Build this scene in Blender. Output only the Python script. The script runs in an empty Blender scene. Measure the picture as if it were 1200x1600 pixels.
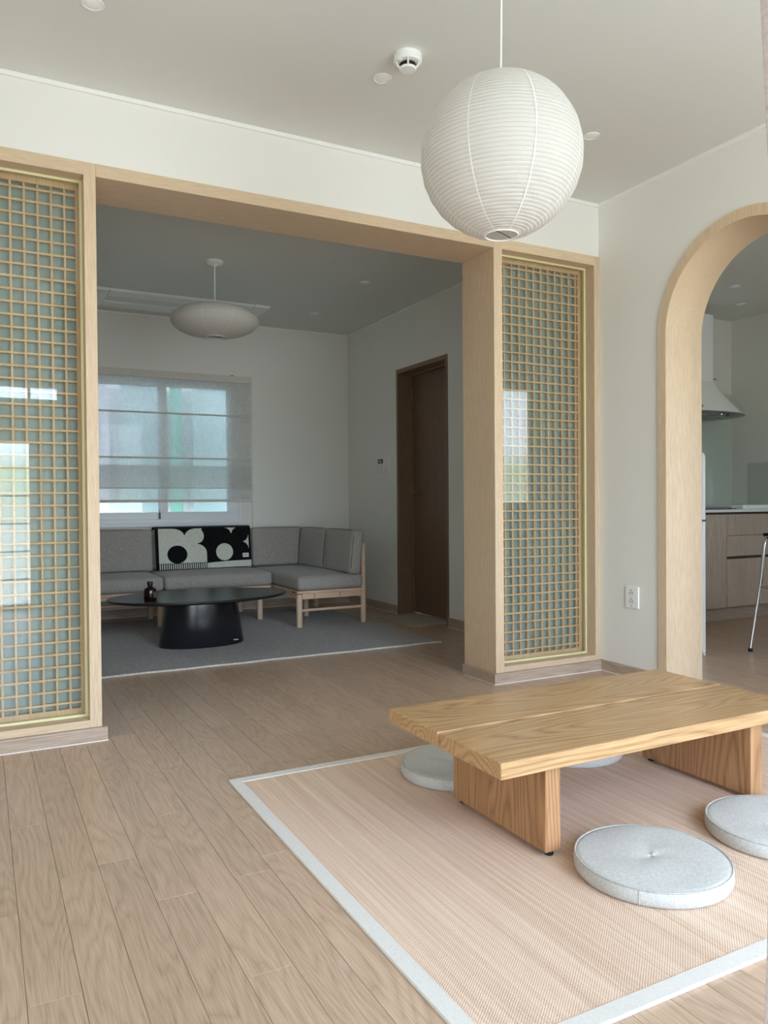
import bpy, bmesh, math, random
from mathutils import Vector, Matrix, noise as mnoise
random.seed(7)
C = bpy.context.scene
COL = C.collection
PI = math.pi

# ------------------------------------------------------------------ camera
yaw, pitch, roll = math.radians(27.6332), math.radians(-0.7059), math.radians(-0.4404)
FPX = 1209.64
cy, sy, cp, sp = math.cos(yaw), math.sin(yaw), math.cos(pitch), math.sin(pitch)
fw = Vector((sy*cp, cy*cp, sp)); rt = Vector((cy, -sy, 0)); up = rt.cross(fw)
cr, sr = math.cos(roll), math.sin(roll)
r2 = rt*cr + up*sr; u2 = up*cr - rt*sr
cam = bpy.data.cameras.new('camera'); camo = bpy.data.objects.new('camera', cam); COL.objects.link(camo)
camo.matrix_world = Matrix(((r2.x, u2.x, -fw.x, 0), (r2.y, u2.y, -fw.y, 0), (r2.z, u2.z, -fw.z, .96), (0, 0, 0, 1)))
cam.sensor_fit = 'VERTICAL'; cam.sensor_height = 24.0; cam.sensor_width = 18.0
cam.lens = FPX/1600*24.0; cam.clip_start = .02
C.camera = camo

# ------------------------------------------------------------------ sky, window portals, exposure
world = bpy.data.worlds.new('sky'); C.world = world; world.use_nodes = True
nt = world.node_tree; nt.nodes.clear()
wo = nt.nodes.new('ShaderNodeOutputWorld'); bg = nt.nodes.new('ShaderNodeBackground')
tc = nt.nodes.new('ShaderNodeTexCoord'); sx = nt.nodes.new('ShaderNodeSeparateXYZ'); rp = nt.nodes.new('ShaderNodeValToRGB')
nt.links.new(tc.outputs['Generated'], sx.inputs[0]); mr = nt.nodes.new('ShaderNodeMapRange')
mr.inputs[1].default_value = -1; mr.inputs[2].default_value = 1
nt.links.new(sx.outputs[2], mr.inputs[0]); nt.links.new(mr.outputs[0], rp.inputs[0])
el = rp.color_ramp.elements
el[0].position = 0; el[0].color = (.36, .39, .40, 1)
el[1].position = 1; el[1].color = (.70, .885, 1.25, 1)
for p, c in ((.485, (.53, .56, .58, 1)), (.52, (.44, .54, .42, 1)), (.535, (.805, .915, 1.10, 1)), (.62, (.775, .90, 1.165, 1))):
    e = el.new(p); e.color = c
bg.inputs[1].default_value = 9.2
nt.links.new(rp.outputs[0], bg.inputs[0]); nt.links.new(bg.outputs[0], wo.inputs[0])
def portal(name, loc, rot, w, h):
    l = bpy.data.lights.new(name, 'AREA'); l.shape = 'RECTANGLE'; l.size = w; l.size_y = h
    l.cycles.is_portal = True
    o = bpy.data.objects.new(name, l); COL.objects.link(o); o.location = loc; o.rotation_euler = rot
YB = -1.0
portal('daylight_portal', (1.84, YB-.14, 1.25), (PI/2, 0, 0), 2.0, 2.6)
portal('daylight_portal', (-.28, YB-.14, 1.0), (PI/2, 0, 0), 1.5, 2.05)
portal('daylight_portal', (4.6, .44, 1.5), (PI/2, 0, 0), 1.6, 1.3)
portal('daylight_portal', (1.42, 7.2, 1.45), (-PI/2, 0, 0), 1.6, 1.4)
C.view_settings.view_transform = 'Standard'; C.view_settings.look = 'None'
C.view_settings.gamma = 1; C.view_settings.use_curve_mapping = False
C.view_settings.exposure = .70
C.cycles.max_bounces = 14; C.cycles.diffuse_bounces = 8; C.cycles.glossy_bounces = 5
C.cycles.transmission_bounces = 8; C.cycles.transparent_max_bounces = 16
C.cycles.sample_clamp_indirect = 6.0; C.cycles.use_denoising = True
C.cycles.caustics_reflective = False; C.cycles.caustics_refractive = False

# ------------------------------------------------------------------ materials
def lin(c): return tuple(((x/255)/12.92 if x/255 <= .04045 else ((x/255+.055)/1.055)**2.4) for x in c)+(1,)
class NT:
    def __init__(s, name):
        s.m = bpy.data.materials.new(name); s.m.use_nodes = True; s.t = s.m.node_tree
        s.p = s.t.nodes['Principled BSDF']; s.out = s.t.nodes['Material Output']
    def n(s, ty, **k):
        x = s.t.nodes.new(ty)
        for a, b in k.items(): setattr(x, a, b)
        return x
    def l(s, a, b): s.t.links.new(a, b)
    def math(s, op, a, b=0.0):
        x = s.n('ShaderNodeMath', operation=op)
        for i, v in enumerate((a, b)):
            if isinstance(v, (int, float)): x.inputs[i].default_value = v
            else: s.l(v, x.inputs[i])
        return x.outputs[0]
    def coords(s, scale=(1, 1, 1), rnd=0, kind='Object', rot=(0, 0, 0)):
        t = s.n('ShaderNodeTexCoord'); m = s.n('ShaderNodeMapping'); m.inputs['Scale'].default_value = scale
        m.inputs['Rotation'].default_value = rot
        src = t.outputs[kind]
        if rnd:
            oi = s.n('ShaderNodeObjectInfo'); a = s.n('ShaderNodeVectorMath', operation='ADD')
            cb = s.n('ShaderNodeCombineXYZ'); r = s.math('MULTIPLY', oi.outputs['Random'], rnd)
            r3 = s.math('MULTIPLY', oi.outputs['Random'], rnd*3.7)
            s.l(r, cb.inputs[0]); s.l(r3, cb.inputs[1]); s.l(r, cb.inputs[2])
            s.l(src, a.inputs[0]); s.l(cb.outputs[0], a.inputs[1]); src = a.outputs[0]
        s.l(src, m.inputs[0]); return m.outputs[0]
    def noise(s, v, scale=5, detail=3, rough=.55, dist=0):
        x = s.n('ShaderNodeTexNoise'); s.l(v, x.inputs['Vector'])
        x.inputs['Scale'].default_value = scale; x.inputs['Detail'].default_value = detail
        x.inputs['Roughness'].default_value = rough; x.inputs['Distortion'].default_value = dist
        return x.outputs[0]
    def ramp(s, f, stops):
        r = s.n('ShaderNodeValToRGB'); e = r.color_ramp.elements
        e[0].position, e[0].color = stops[0][0], stops[0][1]; e[1].position, e[1].color = stops[-1][0], stops[-1][1]
        for p, c in stops[1:-1]:
            q = e.new(p); q.color = c
        s.l(f, r.inputs[0]); return r.outputs[0]
    def mix(s, f, a, b, mode='MIX'):
        x = s.n('ShaderNodeMix', data_type='RGBA', blend_type=mode)
        if isinstance(f, (int, float)): x.inputs[0].default_value = f
        else: s.l(f, x.inputs[0])
        for i, v in ((6, a), (7, b)):
            if isinstance(v, tuple): x.inputs[i].default_value = v
            else: s.l(v, x.inputs[i])
        return x.outputs[2]
    def bump(s, h, strength=.3, dist=.002):
        b = s.n('ShaderNodeBump'); b.inputs['Strength'].default_value = strength; b.inputs['Distance'].default_value = dist
        s.l(h, b.inputs['Height']); s.l(b.outputs[0], s.p.inputs['Normal']); return b
    def base(s, c):
        if isinstance(c, tuple): s.p.inputs['Base Color'].default_value = c
        else: s.l(c, s.p.inputs['Base Color'])
def plain(name, rgb, rough=.5, metal=0, spec=.5):
    k = NT(name); k.base(lin(rgb)); k.p.inputs['Roughness'].default_value = rough; k.p.inputs['Metallic'].default_value = metal
    k.p.inputs['Specular IOR Level'].default_value = spec
    return k.m
def paint(name, rgb, bump=.12):
    k = NT(name); v = k.coords((1, 1, 1), kind='Object'); n = k.noise(v, 260, 2); n2 = k.noise(v, 3, 2)
    c = lin(rgb); k.base(k.mix(k.math('MULTIPLY', n2, .10), c, tuple(x*.85 for x in c[:3])+(1,)))
    k.p.inputs['Roughness'].default_value = .8; k.p.inputs['Specular IOR Level'].default_value = .2
    k.bump(n, bump, .001); return k.m
def wood(name, lo, hi, axis=1, rings=9, fine=140, rough=.45, rnd=50, width=1.0, fineamt=.5, ringamt=.7, stretch=.09):
    """cathedral grain: contour lines of a noise stretched along the axis, plus fine pores"""
    k = NT(name)
    sc = [7*width, 7*width, 7*width]; sc[axis] = 7*width*stretch
    v = k.coords(tuple(sc), rnd)
    n = k.noise(v, 1.0, 2.2, .38, .12)
    r = k.math('PINGPONG', k.math('MULTIPLY', n, rings), .5)
    r = k.math('POWER', k.math('MULTIPLY', r, 2.0), .5)
    s2 = [fine]*3; s2[axis] = fine*.03
    f = k.noise(k.coords(tuple(s2), rnd), 1.0, 2.5, .6)
    f = k.ramp(f, [(.30, (0, 0, 0, 1)), (.62, (1, 1, 1, 1))])
    t = k.math('ADD', k.math('MULTIPLY', r, ringamt), k.math('MULTIPLY', f, fineamt))
    t = k.math('DIVIDE', t, ringamt+fineamt)
    col = k.mix(t, lin(lo), lin(hi))
    oi = k.n('ShaderNodeObjectInfo')
    hsv = k.n('ShaderNodeHueSaturation'); k.l(k.math('ADD', .93, k.math('MULTIPLY', oi.outputs['Random'], .12)), hsv.inputs['Value'])
    k.l(col, hsv.inputs['Color']); k.base(hsv.outputs[0])
    k.p.inputs['Roughness'].default_value = rough; k.p.inputs['Specular IOR Level'].default_value = .4
    k.bump(f, .12, .0008); return k.m
def fabric(name, a, b, scale=420, bump=.5, rough=.95):
    k = NT(name); v = k.coords((1, 1, 1)); n = k.noise(v, scale, 2, .6)
    w1 = k.noise(k.coords((1, .22, 1)), scale*.9, 1); w2 = k.noise(k.coords((.22, 1, .22)), scale*.9, 1)
    t = k.ramp(k.math('ADD', k.math('MULTIPLY', n, .34), k.math('ADD', k.math('MULTIPLY', w1, .33), k.math('MULTIPLY', w2, .33))),
               [(.38, (0, 0, 0, 1)), (.62, (1, 1, 1, 1))])
    k.base(k.mix(t, lin(a), lin(b))); k.p.inputs['Roughness'].default_value = rough
    k.p.inputs['Specular IOR Level'].default_value = .1; k.p.inputs['Sheen Weight'].default_value = .15
    k.bump(t, bump, .001); return k.m
M = {}
M['wall'] = paint('wallpaper_warm_white', (233, 232, 226))
M['ceiling'] = paint('ceiling_paper', (224, 225, 220), .08)
M['mold'] = plain('white_molding', (240, 240, 236), .45)
M['dark_gap'] = plain('dark_joint', (70, 56, 46), .9)
M['floor'] = wood('oak_floor', (161, 135, 111), (204, 177, 152), 1, rings=17, fine=330, rough=.33, rnd=50, width=1.25, ringamt=.5, fineamt=.55, stretch=.13)
M['casing'] = wood('pale_oak_casing', (198, 171, 140), (221, 198, 168), 2, rings=3, fine=420, rough=.5, rnd=9, ringamt=.1, fineamt=.8)
M['casing_x'] = wood('pale_oak_casing_across', (198, 171, 140), (221, 198, 168), 0, rings=3, fine=420, rough=.5, rnd=9, ringamt=.1, fineamt=.8)
M['skirt_x'] = wood('greyed_oak_skirting', (150, 130, 114), (190, 170, 152), 0, rings=6, fine=260, rough=.5, rnd=9, ringamt=.2, fineamt=.8)
M['skirt_y'] = wood('greyed_oak_skirting_deep', (150, 130, 114), (190, 170, 152), 1, rings=6, fine=260, rough=.5, rnd=9, ringamt=.2, fineamt=.8)
M['lattice'] = wood('lattice_cedar', (190, 152, 112), (220, 186, 145), 2, rings=3, fine=300, rough=.5, rnd=20, ringamt=.2)
M['bead'] = plain('cream_glazing_bead', (222, 218, 170), .4)
M['door'] = wood('walnut_door_laminate', (108, 84, 66), (130, 103, 83), 2, rings=3, fine=260, rough=.45, rnd=9, ringamt=.12, fineamt=.8)
M['door_frame'] = wood('walnut_frame_laminate', (118, 93, 74), (142, 114, 92), 2, rings=3, fine=260, rough=.45, rnd=9, ringamt=.12, fineamt=.8)
M['kitchen_wood'] = wood('grey_oak_cabinet', (158, 144, 128), (196, 181, 163), 2, rings=3, fine=300, rough=.5, rnd=20, ringamt=.15, fineamt=.8)
M['kitchen_kick'] = wood('grey_oak_kick', (148, 134, 118), (184, 168, 150), 0, rings=3, fine=300, rough=.5, rnd=20, ringamt=.15, fineamt=.8)
M['table_top'] = wood('oiled_oak_top', (138, 100, 62), (210, 172, 126), 0, rings=30, fine=280, rough=.32, rnd=11, width=.55, ringamt=.7, fineamt=.5, stretch=.16)
M['table_leg'] = wood('oiled_oak_leg', (120, 82, 52), (192, 148, 106), 2, rings=32, fine=280, rough=.4, rnd=17, width=.6, ringamt=.7, fineamt=.45, stretch=.12)
M['beech'] = wood('pale_beech', (196, 160, 134), (222, 190, 162), 0, rings=5, fine=160, rough=.5, rnd=9, ringamt=.3)
M['beech_z'] = wood('pale_beech_upright', (200, 168, 142), (224, 194, 168), 2, rings=5, fine=160, rough=.5, rnd=9, ringamt=.3)
M['zabuton'] = fabric('pale_grey_melange', (172, 171, 166), (208, 207, 202), 620, .35)
M['zpipe'] = fabric('pale_grey_piping', (160, 160, 156), (196, 195, 190), 380, .3)
M['sofa'] = fabric('heather_grey_weave', (140, 134, 128), (182, 176, 170), 520, .35)
M['sofa_pipe'] = plain('dark_grey_piping', (92, 90, 88), .9)
M['far_rug'] = fabric('flat_grey_wool', (134, 129, 124), (172, 166, 160), 170, .8)
M['rug_edge'] = fabric('cream_stitched_edge', (190, 184, 172), (226, 221, 210), 300, .6)
M['mat'] = fabric('beige_door_mat', (168, 154, 138), (192, 178, 162), 260, .5)
M['border'] = fabric('grey_cotton_border', (206, 202, 194), (222, 218, 210), 600, .25)
M['white_plastic'] = plain('white_plastic', (238, 239, 236), .35)
M['white_gloss'] = plain('white_enamel', (246, 249, 247), .18)
M['white_matte'] = plain('white_matte', (225, 226, 222), .6)
M['grey_plastic'] = plain('grey_plastic', (150, 152, 152), .5)
M['black'] = plain('black_plastic', (14, 14, 15), .5)
M['chrome'] = plain('chrome', (215, 215, 215), .12, 1)
M['steel'] = plain('brushed_steel', (150, 152, 150), .3, 1)
M['cap'] = plain('silver_plate', (170, 170, 172), .35, 1)
M['counter'] = plain('white_counter', (232, 236, 234), .25)
M['glass_bottle'] = plain('amber_glass_dark', (26, 10, 8), .08)
M['label'] = plain('bottle_label', (92, 74, 66), .6)
M['yellow'] = plain('yellow_sticker', (196, 176, 40), .5)
M['cream'] = fabric('cream_knit', (196, 196, 184), (222, 222, 210), 300, .4)
M['black_knit'] = fabric('black_knit', (14, 14, 15), (26, 26, 27), 300, .4)
M['vinyl'] = plain('white_vinyl_frame', (226, 229, 232), .4)
M['curtain'] = fabric('blush_curtain', (156, 142, 134), (172, 158, 150), 500, .2)
# black stained ash: satin with open grain
k = NT('black_stained_ash'); f_ = k.noise(k.coords((160, 160, 5), 3), 1, 2)
k.base((.012, .012, .015, 1)); k.p.inputs['Roughness'].default_value = .2; k.bump(f_, .25, .001); M['ash'] = k.m
k = NT('black_stained_ash_top'); f_ = k.noise(k.coords((5, 160, 160), 3), 1, 2)
k.base((.014, .014, .015, 1)); k.p.inputs['Roughness'].default_value = .30; k.bump(f_, .12, .001); M['ash_top'] = k.m
# clear window glass: fresnel reflection over plain transparency
def clear(name, tint=(.96, .98, .97, 1), ior=1.5):
    k = NT(name); k.t.nodes.remove(k.p)
    tr = k.n('ShaderNodeBsdfTransparent'); gl = k.n('ShaderNodeBsdfGlossy'); fr = k.n('ShaderNodeFresnel'); mx = k.n('ShaderNodeMixShader')
    tr.inputs[0].default_value = tint; gl.inputs['Roughness'].default_value = .0; fr.inputs[0].default_value = ior
    ge = k.n('ShaderNodeNewGeometry'); k.l(k.math('ADD', ior, k.math('MULTIPLY', ge.outputs['Backfacing'], 1/ior-ior)), fr.inputs[0])
    k.l(fr.outputs[0], mx.inputs[0]); k.l(tr.outputs[0], mx.inputs[1]); k.l(gl.outputs[0], mx.inputs[2]); k.l(mx.outputs[0], k.out.inputs[0])
    return k.m
M['glass'] = clear('clear_glass')
M['tinted'] = clear('dimming_glass', (.74, .74, .72, 1))  # grey tint added to dim the kitchen window's light and its reflection
M['splash'] = clear('clear_glass_splash', (.93, .965, .95, 1))
def frosted(name, tint, tr_amt, df_amt):
    k = NT(name); k.t.nodes.remove(k.p)
    a = k.n('ShaderNodeBsdfTranslucent'); d = k.n('ShaderNodeBsdfDiffuse'); ad = k.n('ShaderNodeAddShader')
    g = k.n('ShaderNodeBsdfGlossy'); g.inputs['Roughness'].default_value = .25; fr = k.n('ShaderNodeFresnel'); fr.inputs[0].default_value = 1.4; mx = k.n('ShaderNodeMixShader')
    a.inputs[0].default_value = tuple(x*tr_amt for x in tint)+(1,); d.inputs[0].default_value = tuple(x*df_amt for x in tint)+(1,)
    k.l(a.outputs[0], ad.inputs[0]); k.l(d.outputs[0], ad.inputs[1]); k.l(fr.outputs[0], mx.inputs[0]); k.l(ad.outputs[0], mx.inputs[1]); k.l(g.outputs[0], mx.inputs[2])
    k.l(mx.outputs[0], k.out.inputs[0]); return k.m
M['screen_pane'] = frosted('obscured_screen_glass', (.74, .86, .82), .45, .42)
M['fp_white'] = frosted('frosted_pane_pale', (.96, .93, .95), 0.33, .35)
M['fp_aqua'] = frosted('frosted_pane_aqua', (.84, .97, .95), 0.31, .35)
M['fp_green'] = frosted('frosted_pane_green', (.56, .95, .80), 0.30, .30)
# sheer linen blind
k = NT('sheer_linen_blind'); k.t.nodes.remove(k.p)
a = k.n('ShaderNodeBsdfTranslucent'); d = k.n('ShaderNodeBsdfDiffuse'); tr = k.n('ShaderNodeBsdfTransparent')
ad = k.n('ShaderNodeMixShader'); mx = k.n('ShaderNodeMixShader'); ad.inputs[0].default_value = .5
a.inputs[0].default_value = (.92, .93, .92, 1); d.inputs[0].default_value = (.70, .70, .67, 1)
n1 = k.noise(k.coords((420, 420, 22), 0), 1, 2); n2 = k.noise(k.coords((26, 26, 420), 0), 1, 2)
op = k.ramp(k.math('ADD', k.math('MULTIPLY', n1, .6), k.math('MULTIPLY', n2, .4)), [(.40, (.50, .50, .50, 1)), (.60, (.74, .74, .74, 1))])
k.l(d.outputs[0], ad.inputs[1]); k.l(a.outputs[0], ad.inputs[2]); k.l(op, mx.inputs[0]); k.l(tr.outputs[0], mx.inputs[1]); k.l(ad.outputs[0], mx.inputs[2])
k.l(mx.outputs[0], k.out.inputs[0]); M['blind'] = k.m
# washi paper
def paper(name, bumpk, tint=(.82, .795, .76, 1)):
    k = NT(name); k.t.nodes.remove(k.p)
    a = k.n('ShaderNodeBsdfTranslucent'); d = k.n('ShaderNodeBsdfDiffuse'); mx = k.n('ShaderNodeMixShader'); mx.inputs[0].default_value = .38
    v = k.coords((1, 1, 1)); n = k.noise(v, 70, 3, .6, .6); b = k.n('ShaderNodeBump'); b.inputs['Strength'].default_value = bumpk; b.inputs['Distance'].default_value = .004
    k.l(n, b.inputs['Height'])
    for s_ in (a, d):
        s_.inputs[0].default_value = tint; k.l(b.outputs[0], s_.inputs['Normal'])
    k.l(d.outputs[0], mx.inputs[1]); k.l(a.outputs[0], mx.inputs[2]); k.l(mx.outputs[0], k.out.inputs[0]); return k.m
M['paper'] = paper('washi_paper', .35); M['rib'] = plain('bamboo_rib', (196, 190, 178), .7); M['seam'] = plain('paper_seam', (246, 246, 242), .8)
M['wire'] = plain('thin_wire', (36, 34, 32), .4, .5)
# woven bamboo / paper cord mat
k = NT('woven_cord_mat'); v = k.coords((55, .55, 1), 0); s1 = k.noise(v, 1, 4, .7); s1 = k.ramp(s1, [(.38, (0, 0, 0, 1)), (.60, (1, 1, 1, 1))])
s2 = k.noise(k.coords((230, 2.5, 1), 0), 1, 2); s2 = k.ramp(s2, [(.35, (0, 0, 0, 1)), (.65, (1, 1, 1, 1))])
tcx = k.n('ShaderNodeTexCoord'); sp_ = k.n('ShaderNodeSeparateXYZ'); k.l(tcx.outputs['Object'], sp_.inputs[0])
ix = k.math('SINE', k.math('MULTIPLY', sp_.outputs[0], 2*PI/.0075)); iy = k.math('SINE', k.math('MULTIPLY', sp_.outputs[1], 2*PI/.0065))
wv = k.math('ADD', k.math('MULTIPLY', k.math('MULTIPLY', ix, iy), .5), .5)
st = k.math('ADD', k.math('MULTIPLY', s1, .6), k.math('MULTIPLY', s2, .4))
c1 = k.mix(st, lin((186, 146, 116)), lin((228, 200, 176)))
k.base(k.mix(k.math('MULTIPLY', k.math('POWER', wv, 1.5), .7), c1, lin((242, 226, 208))))
k.p.inputs['Roughness'].default_value = .62; k.p.inputs['Specular IOR Level'].default_value = .3; k.bump(wv, .5, .0015); M['weave'] = k.m

# ------------------------------------------------------------------ mesh helpers
def bx(bm, x0, x1, y0, y1, z0, z1, bev=0):
    tmp = bmesh.new()
    bmesh.ops.create_cube(tmp, size=1)
    for v in tmp.verts: v.co = Vector(((v.co.x+.5)*(x1-x0)+x0, (v.co.y+.5)*(y1-y0)+y0, (v.co.z+.5)*(z1-z0)+z0))
    if bev: bmesh.ops.bevel(tmp, geom=tmp.edges[:], offset=bev, segments=1 if bev < .002 else 2, affect='EDGES', profile=.5)
    me = bpy.data.meshes.new('t'); tmp.to_mesh(me); tmp.free(); bm.from_mesh(me); bpy.data.meshes.remove(me)
    return bm
def box(x0, x1, y0, y1, z0, z1, bev=0): return bx(bmesh.new(), x0, x1, y0, y1, z0, z1, bev)
def lathe(bm, prof, cx=0, cy=0, cz=0, seg=48, sx=1, sy=1, caps=False):
    rows = []
    for r, z in prof:
        rows.append([bm.verts.new((cx+sx*r*math.cos(2*PI*i/seg), cy+sy*r*math.sin(2*PI*i/seg), cz+z)) for i in range(seg)])
    for a, b in zip(rows, rows[1:]):
        for i in range(seg):
            j = (i+1) % seg; bm.faces.new((a[i], a[j], b[j], b[i]))
    if caps:
        bm.faces.new(rows[0][::-1]); bm.faces.new(rows[-1])
    return bm
def tube(bm, pts, r, seg=10, closed=False):
    pts = [Vector(p) for p in pts]; n = len(pts); rows = []
    prev = None
    for i, p in enumerate(pts):
        if closed: d = pts[(i+1) % n]-pts[i-1]
        else: d = pts[min(i+1, n-1)]-pts[max(i-1, 0)]
        d.normalize()
        a = prev if prev else (Vector((0, 0, 1)) if abs(d.z) < .9 else Vector((1, 0, 0)))
        u = d.cross(a).normalized(); w = u.cross(d).normalized(); prev = w
        rr = r[i] if isinstance(r, (list, tuple)) else r
        rows.append([bm.verts.new(p+u*rr*math.cos(2*PI*k/seg)+w*rr*math.sin(2*PI*k/seg)) for k in range(seg)])
    m = n if closed else n-1
    for i in range(m):
        a, b = rows[i], rows[(i+1) % n]
        for k in range(seg):
            j = (k+1) % seg; bm.faces.new((a[k], a[j], b[j], b[k]))
    if not closed:
        bm.faces.new(rows[0][::-1]); bm.faces.new(rows[-1])
    return bm
def prism(bm, pts, axis, a0, a1):
    """polygon pts in the two other axes, extruded along axis"""
    def P(p, a):
        q = [0, 0, 0]; o = [i for i in range(3) if i != axis]; q[axis] = a; q[o[0]] = p[0]; q[o[1]] = p[1]; return q
    A = [bm.verts.new(P(p, a0)) for p in pts]; B = [bm.verts.new(P(p, a1)) for p in pts]
    n = len(pts)
    for i in range(n):
        j = (i+1) % n; bm.faces.new((A[i], A[j], B[j], B[i]))
    bm.faces.new(A[::-1]); bm.faces.new(B); bmesh.ops.recalc_face_normals(bm, faces=bm.faces[:]); return bm
def rbox(bm, x0, x1, y0, y1, z0, z1, r=.03, crown=(0, 0, 0), n=6, mat=None):
    """soft cushion: rounded box whose faces swell by crown"""
    h = Vector(((x1-x0)/2, (y1-y0)/2, (z1-z0)/2)); c = Vector(((x0+x1)/2, (y0+y1)/2, (z0+z1)/2))
    def cs(hh):
        k = 4; e = [-hh+r*(1-math.cos(i/k*PI/2)) for i in range(k)]
        mid = [(-hh+r)+(2*(hh-r))*i/n for i in range(n+1)]; return e+mid+[-q for q in e[::-1]]
    cache = {}
    def V(p):
        key = tuple(round(q, 6) for q in p)
        if key in cache: return cache[key]
        q = Vector([max(-(h[i]-r), min(h[i]-r, p[i])) for i in range(3)]); d = Vector(p)-q
        if d.length > 1e-9: q = q+d.normalized()*r
        u = [max(-1, min(1, q[i]/h[i])) for i in range(3)]
        for i in range(3):
            j, l = [a for a in range(3) if a != i]
            q[i] += crown[i]*u[i]*(1-u[j]**2)*(1-u[l]**2)
        w = q+c
        if mat is not None: w = mat @ (w-c)+c
        cache[key] = bm.verts.new(w); return cache[key]
    for ax in range(3):
        a, b = [i for i in range(3) if i != ax]
        ca, cb = cs(h[a]), cs(h[b])
        for s in (-1, 1):
            for i in range(len(ca)-1):
                for j in range(len(cb)-1):
                    vs = []
                    for (ii, jj) in ((i, j), (i+1, j), (i+1, j+1), (i, j+1)):
                        p = [0, 0, 0]; p[ax] = s*h[ax]; p[a] = ca[ii]; p[b] = cb[jj]; vs.append(V(p))
                    if len(set(vs)) < 3: continue
                    vs = list(dict.fromkeys(vs))
                    try: bm.faces.new(vs)
                    except ValueError: pass
    bmesh.ops.recalc_face_normals(bm, faces=bm.faces[:]); return bm
def obj(name, bm, mat, parent=None, smooth=False, ang=35):
    if isinstance(bm, bpy.types.Mesh): me = bm
    else:
        bmesh.ops.recalc_face_normals(bm, faces=bm.faces[:])
        off = Vector((0, 0, 0))
        if parent is not None:
            off = ploc(parent)
        else:
            xs = [v.co for v in bm.verts]
            off = Vector(((min(v.x for v in xs)+max(v.x for v in xs))/2, (min(v.y for v in xs)+max(v.y for v in xs))/2, min(v.z for v in xs)))
        for v in bm.verts: v.co -= off
        me = bpy.data.meshes.new(name); bm.to_mesh(me); bm.free()
        if smooth:
            me.polygons.foreach_set('use_smooth', [True]*len(me.polygons))
            me.set_sharp_from_angle(angle=math.radians(ang))
        if mat: me.materials.append(M[mat] if isinstance(mat, str) else mat)
    o = bpy.data.objects.new(name, me); COL.objects.link(o)
    if parent is not None: o.parent = parent
    else: o.location = off
    return o
def ploc(p):
    v = Vector((0, 0, 0))
    while p is not None: v += p.location; p = p.parent
    return v
def tag(o, label, cat, group=None):
    o['label'] = label; o['category'] = cat
    if group: o['group'] = group
    return o
def thing(name, loc, label, cat, group=None):
    o = bpy.data.objects.new(name, None); COL.objects.link(o); o.location = loc; o.empty_display_size = .05
    return tag(o, label, cat, group)
def st(o): o['kind'] = 'structure'; return o
def stuff(o): o['kind'] = 'stuff'; return o
def kids(o): return [c for c in COL.objects if c.parent is o]
def dup(root, loc, label, rz=0):
    def rec(o, par):
        c = o.copy(); COL.objects.link(c)
        if par is not None: c.parent = par
        for ch in kids(o): rec(ch, c)
        return c
    r = rec(root, None); r.location = loc; r.rotation_euler.z = rz; r['label'] = label; return r

# ------------------------------------------------------------------ setting
XL, XR, YW, YWB = -1.2, 3.13, 3.334, 3.62
XF, YF, ZC, ZF = 3.195, 6.84, 2.635, 2.585
XK, YK, XK2, ZK, YK0 = 3.37, 4.72, 6.0, 2.56, .6
# floor: dark underlay and single planks laid along Y
floor = st(obj('floor', box(-1.6, 6.3, -1.6, 7.4, -.10, -.006), 'dark_gap'))
PW, PL, x_seam = .0998, .92, .17
plank_mesh = {}
def plank_at(x0, x1, y0, y1):
    key = (round(x1-x0, 4), round(y1-y0, 3))
    if key not in plank_mesh:
        b = box(0, x1-x0, 0, y1-y0, -.0055, 0)
        top = [e for e in b.edges if all(v.co.z > -.001 for v in e.verts)]
        bmesh.ops.bevel(b, geom=top, offset=.0007, segments=1, affect='EDGES')
        me = bpy.data.meshes.new('plank'); b.to_mesh(me); b.free(); me.materials.append(M['floor']); plank_mesh[key] = me
    o = bpy.data.objects.new('plank', plank_mesh[key]); COL.objects.link(o); o.location = Vector((x0, y0, 0))-floor.location; o.parent = floor
G = .0004
ncol0 = int(math.floor((-1.2-x_seam)/PW)); rest = bmesh.new(); placed = 0
for c in range(ncol0, int((6.1-x_seam)/PW)+1):
    x0 = x_seam+c*PW; x1 = x0+PW
    ph = random.uniform(0, PL) if c % 2 else random.uniform(.2, .7)*PL
    y = -1.3-ph
    while y < 6.84:
        y0, y1 = y, min(y+PL, 6.85); y += PL
        if y1-y0 < .05 or y1 < -1.3: continue
        main = x1 > -.12 and x0 < 3.16 and y1 > .95
        kit = x0 >= 3.16 and x0 < 4.75 and y1 > 2.3 and y0 < 4.3
        if (main or kit) and placed < 299:
            plank_at(x0+G, x1-G, y0+G, y1-G); placed += 1
        else: bx(rest, x0+G, x1-G, y0+G, y1-G, -.0055, 0)
stuff(obj('planks_beyond', rest, 'floor', floor))
# ceilings
st(obj('ceiling', box(XL-.1, XR, YB-.1, YWB-.1, ZC, ZC+.12), 'ceiling'))
st(obj('ceiling', box(-.7, XK, YW+.1, YF+.1, ZF, ZF+.12), 'ceiling'))
st(obj('ceiling', box(XR+.05, XK2+.1, YK0-.1, YK+.1, ZK, ZK+.12), 'ceiling'))
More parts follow.
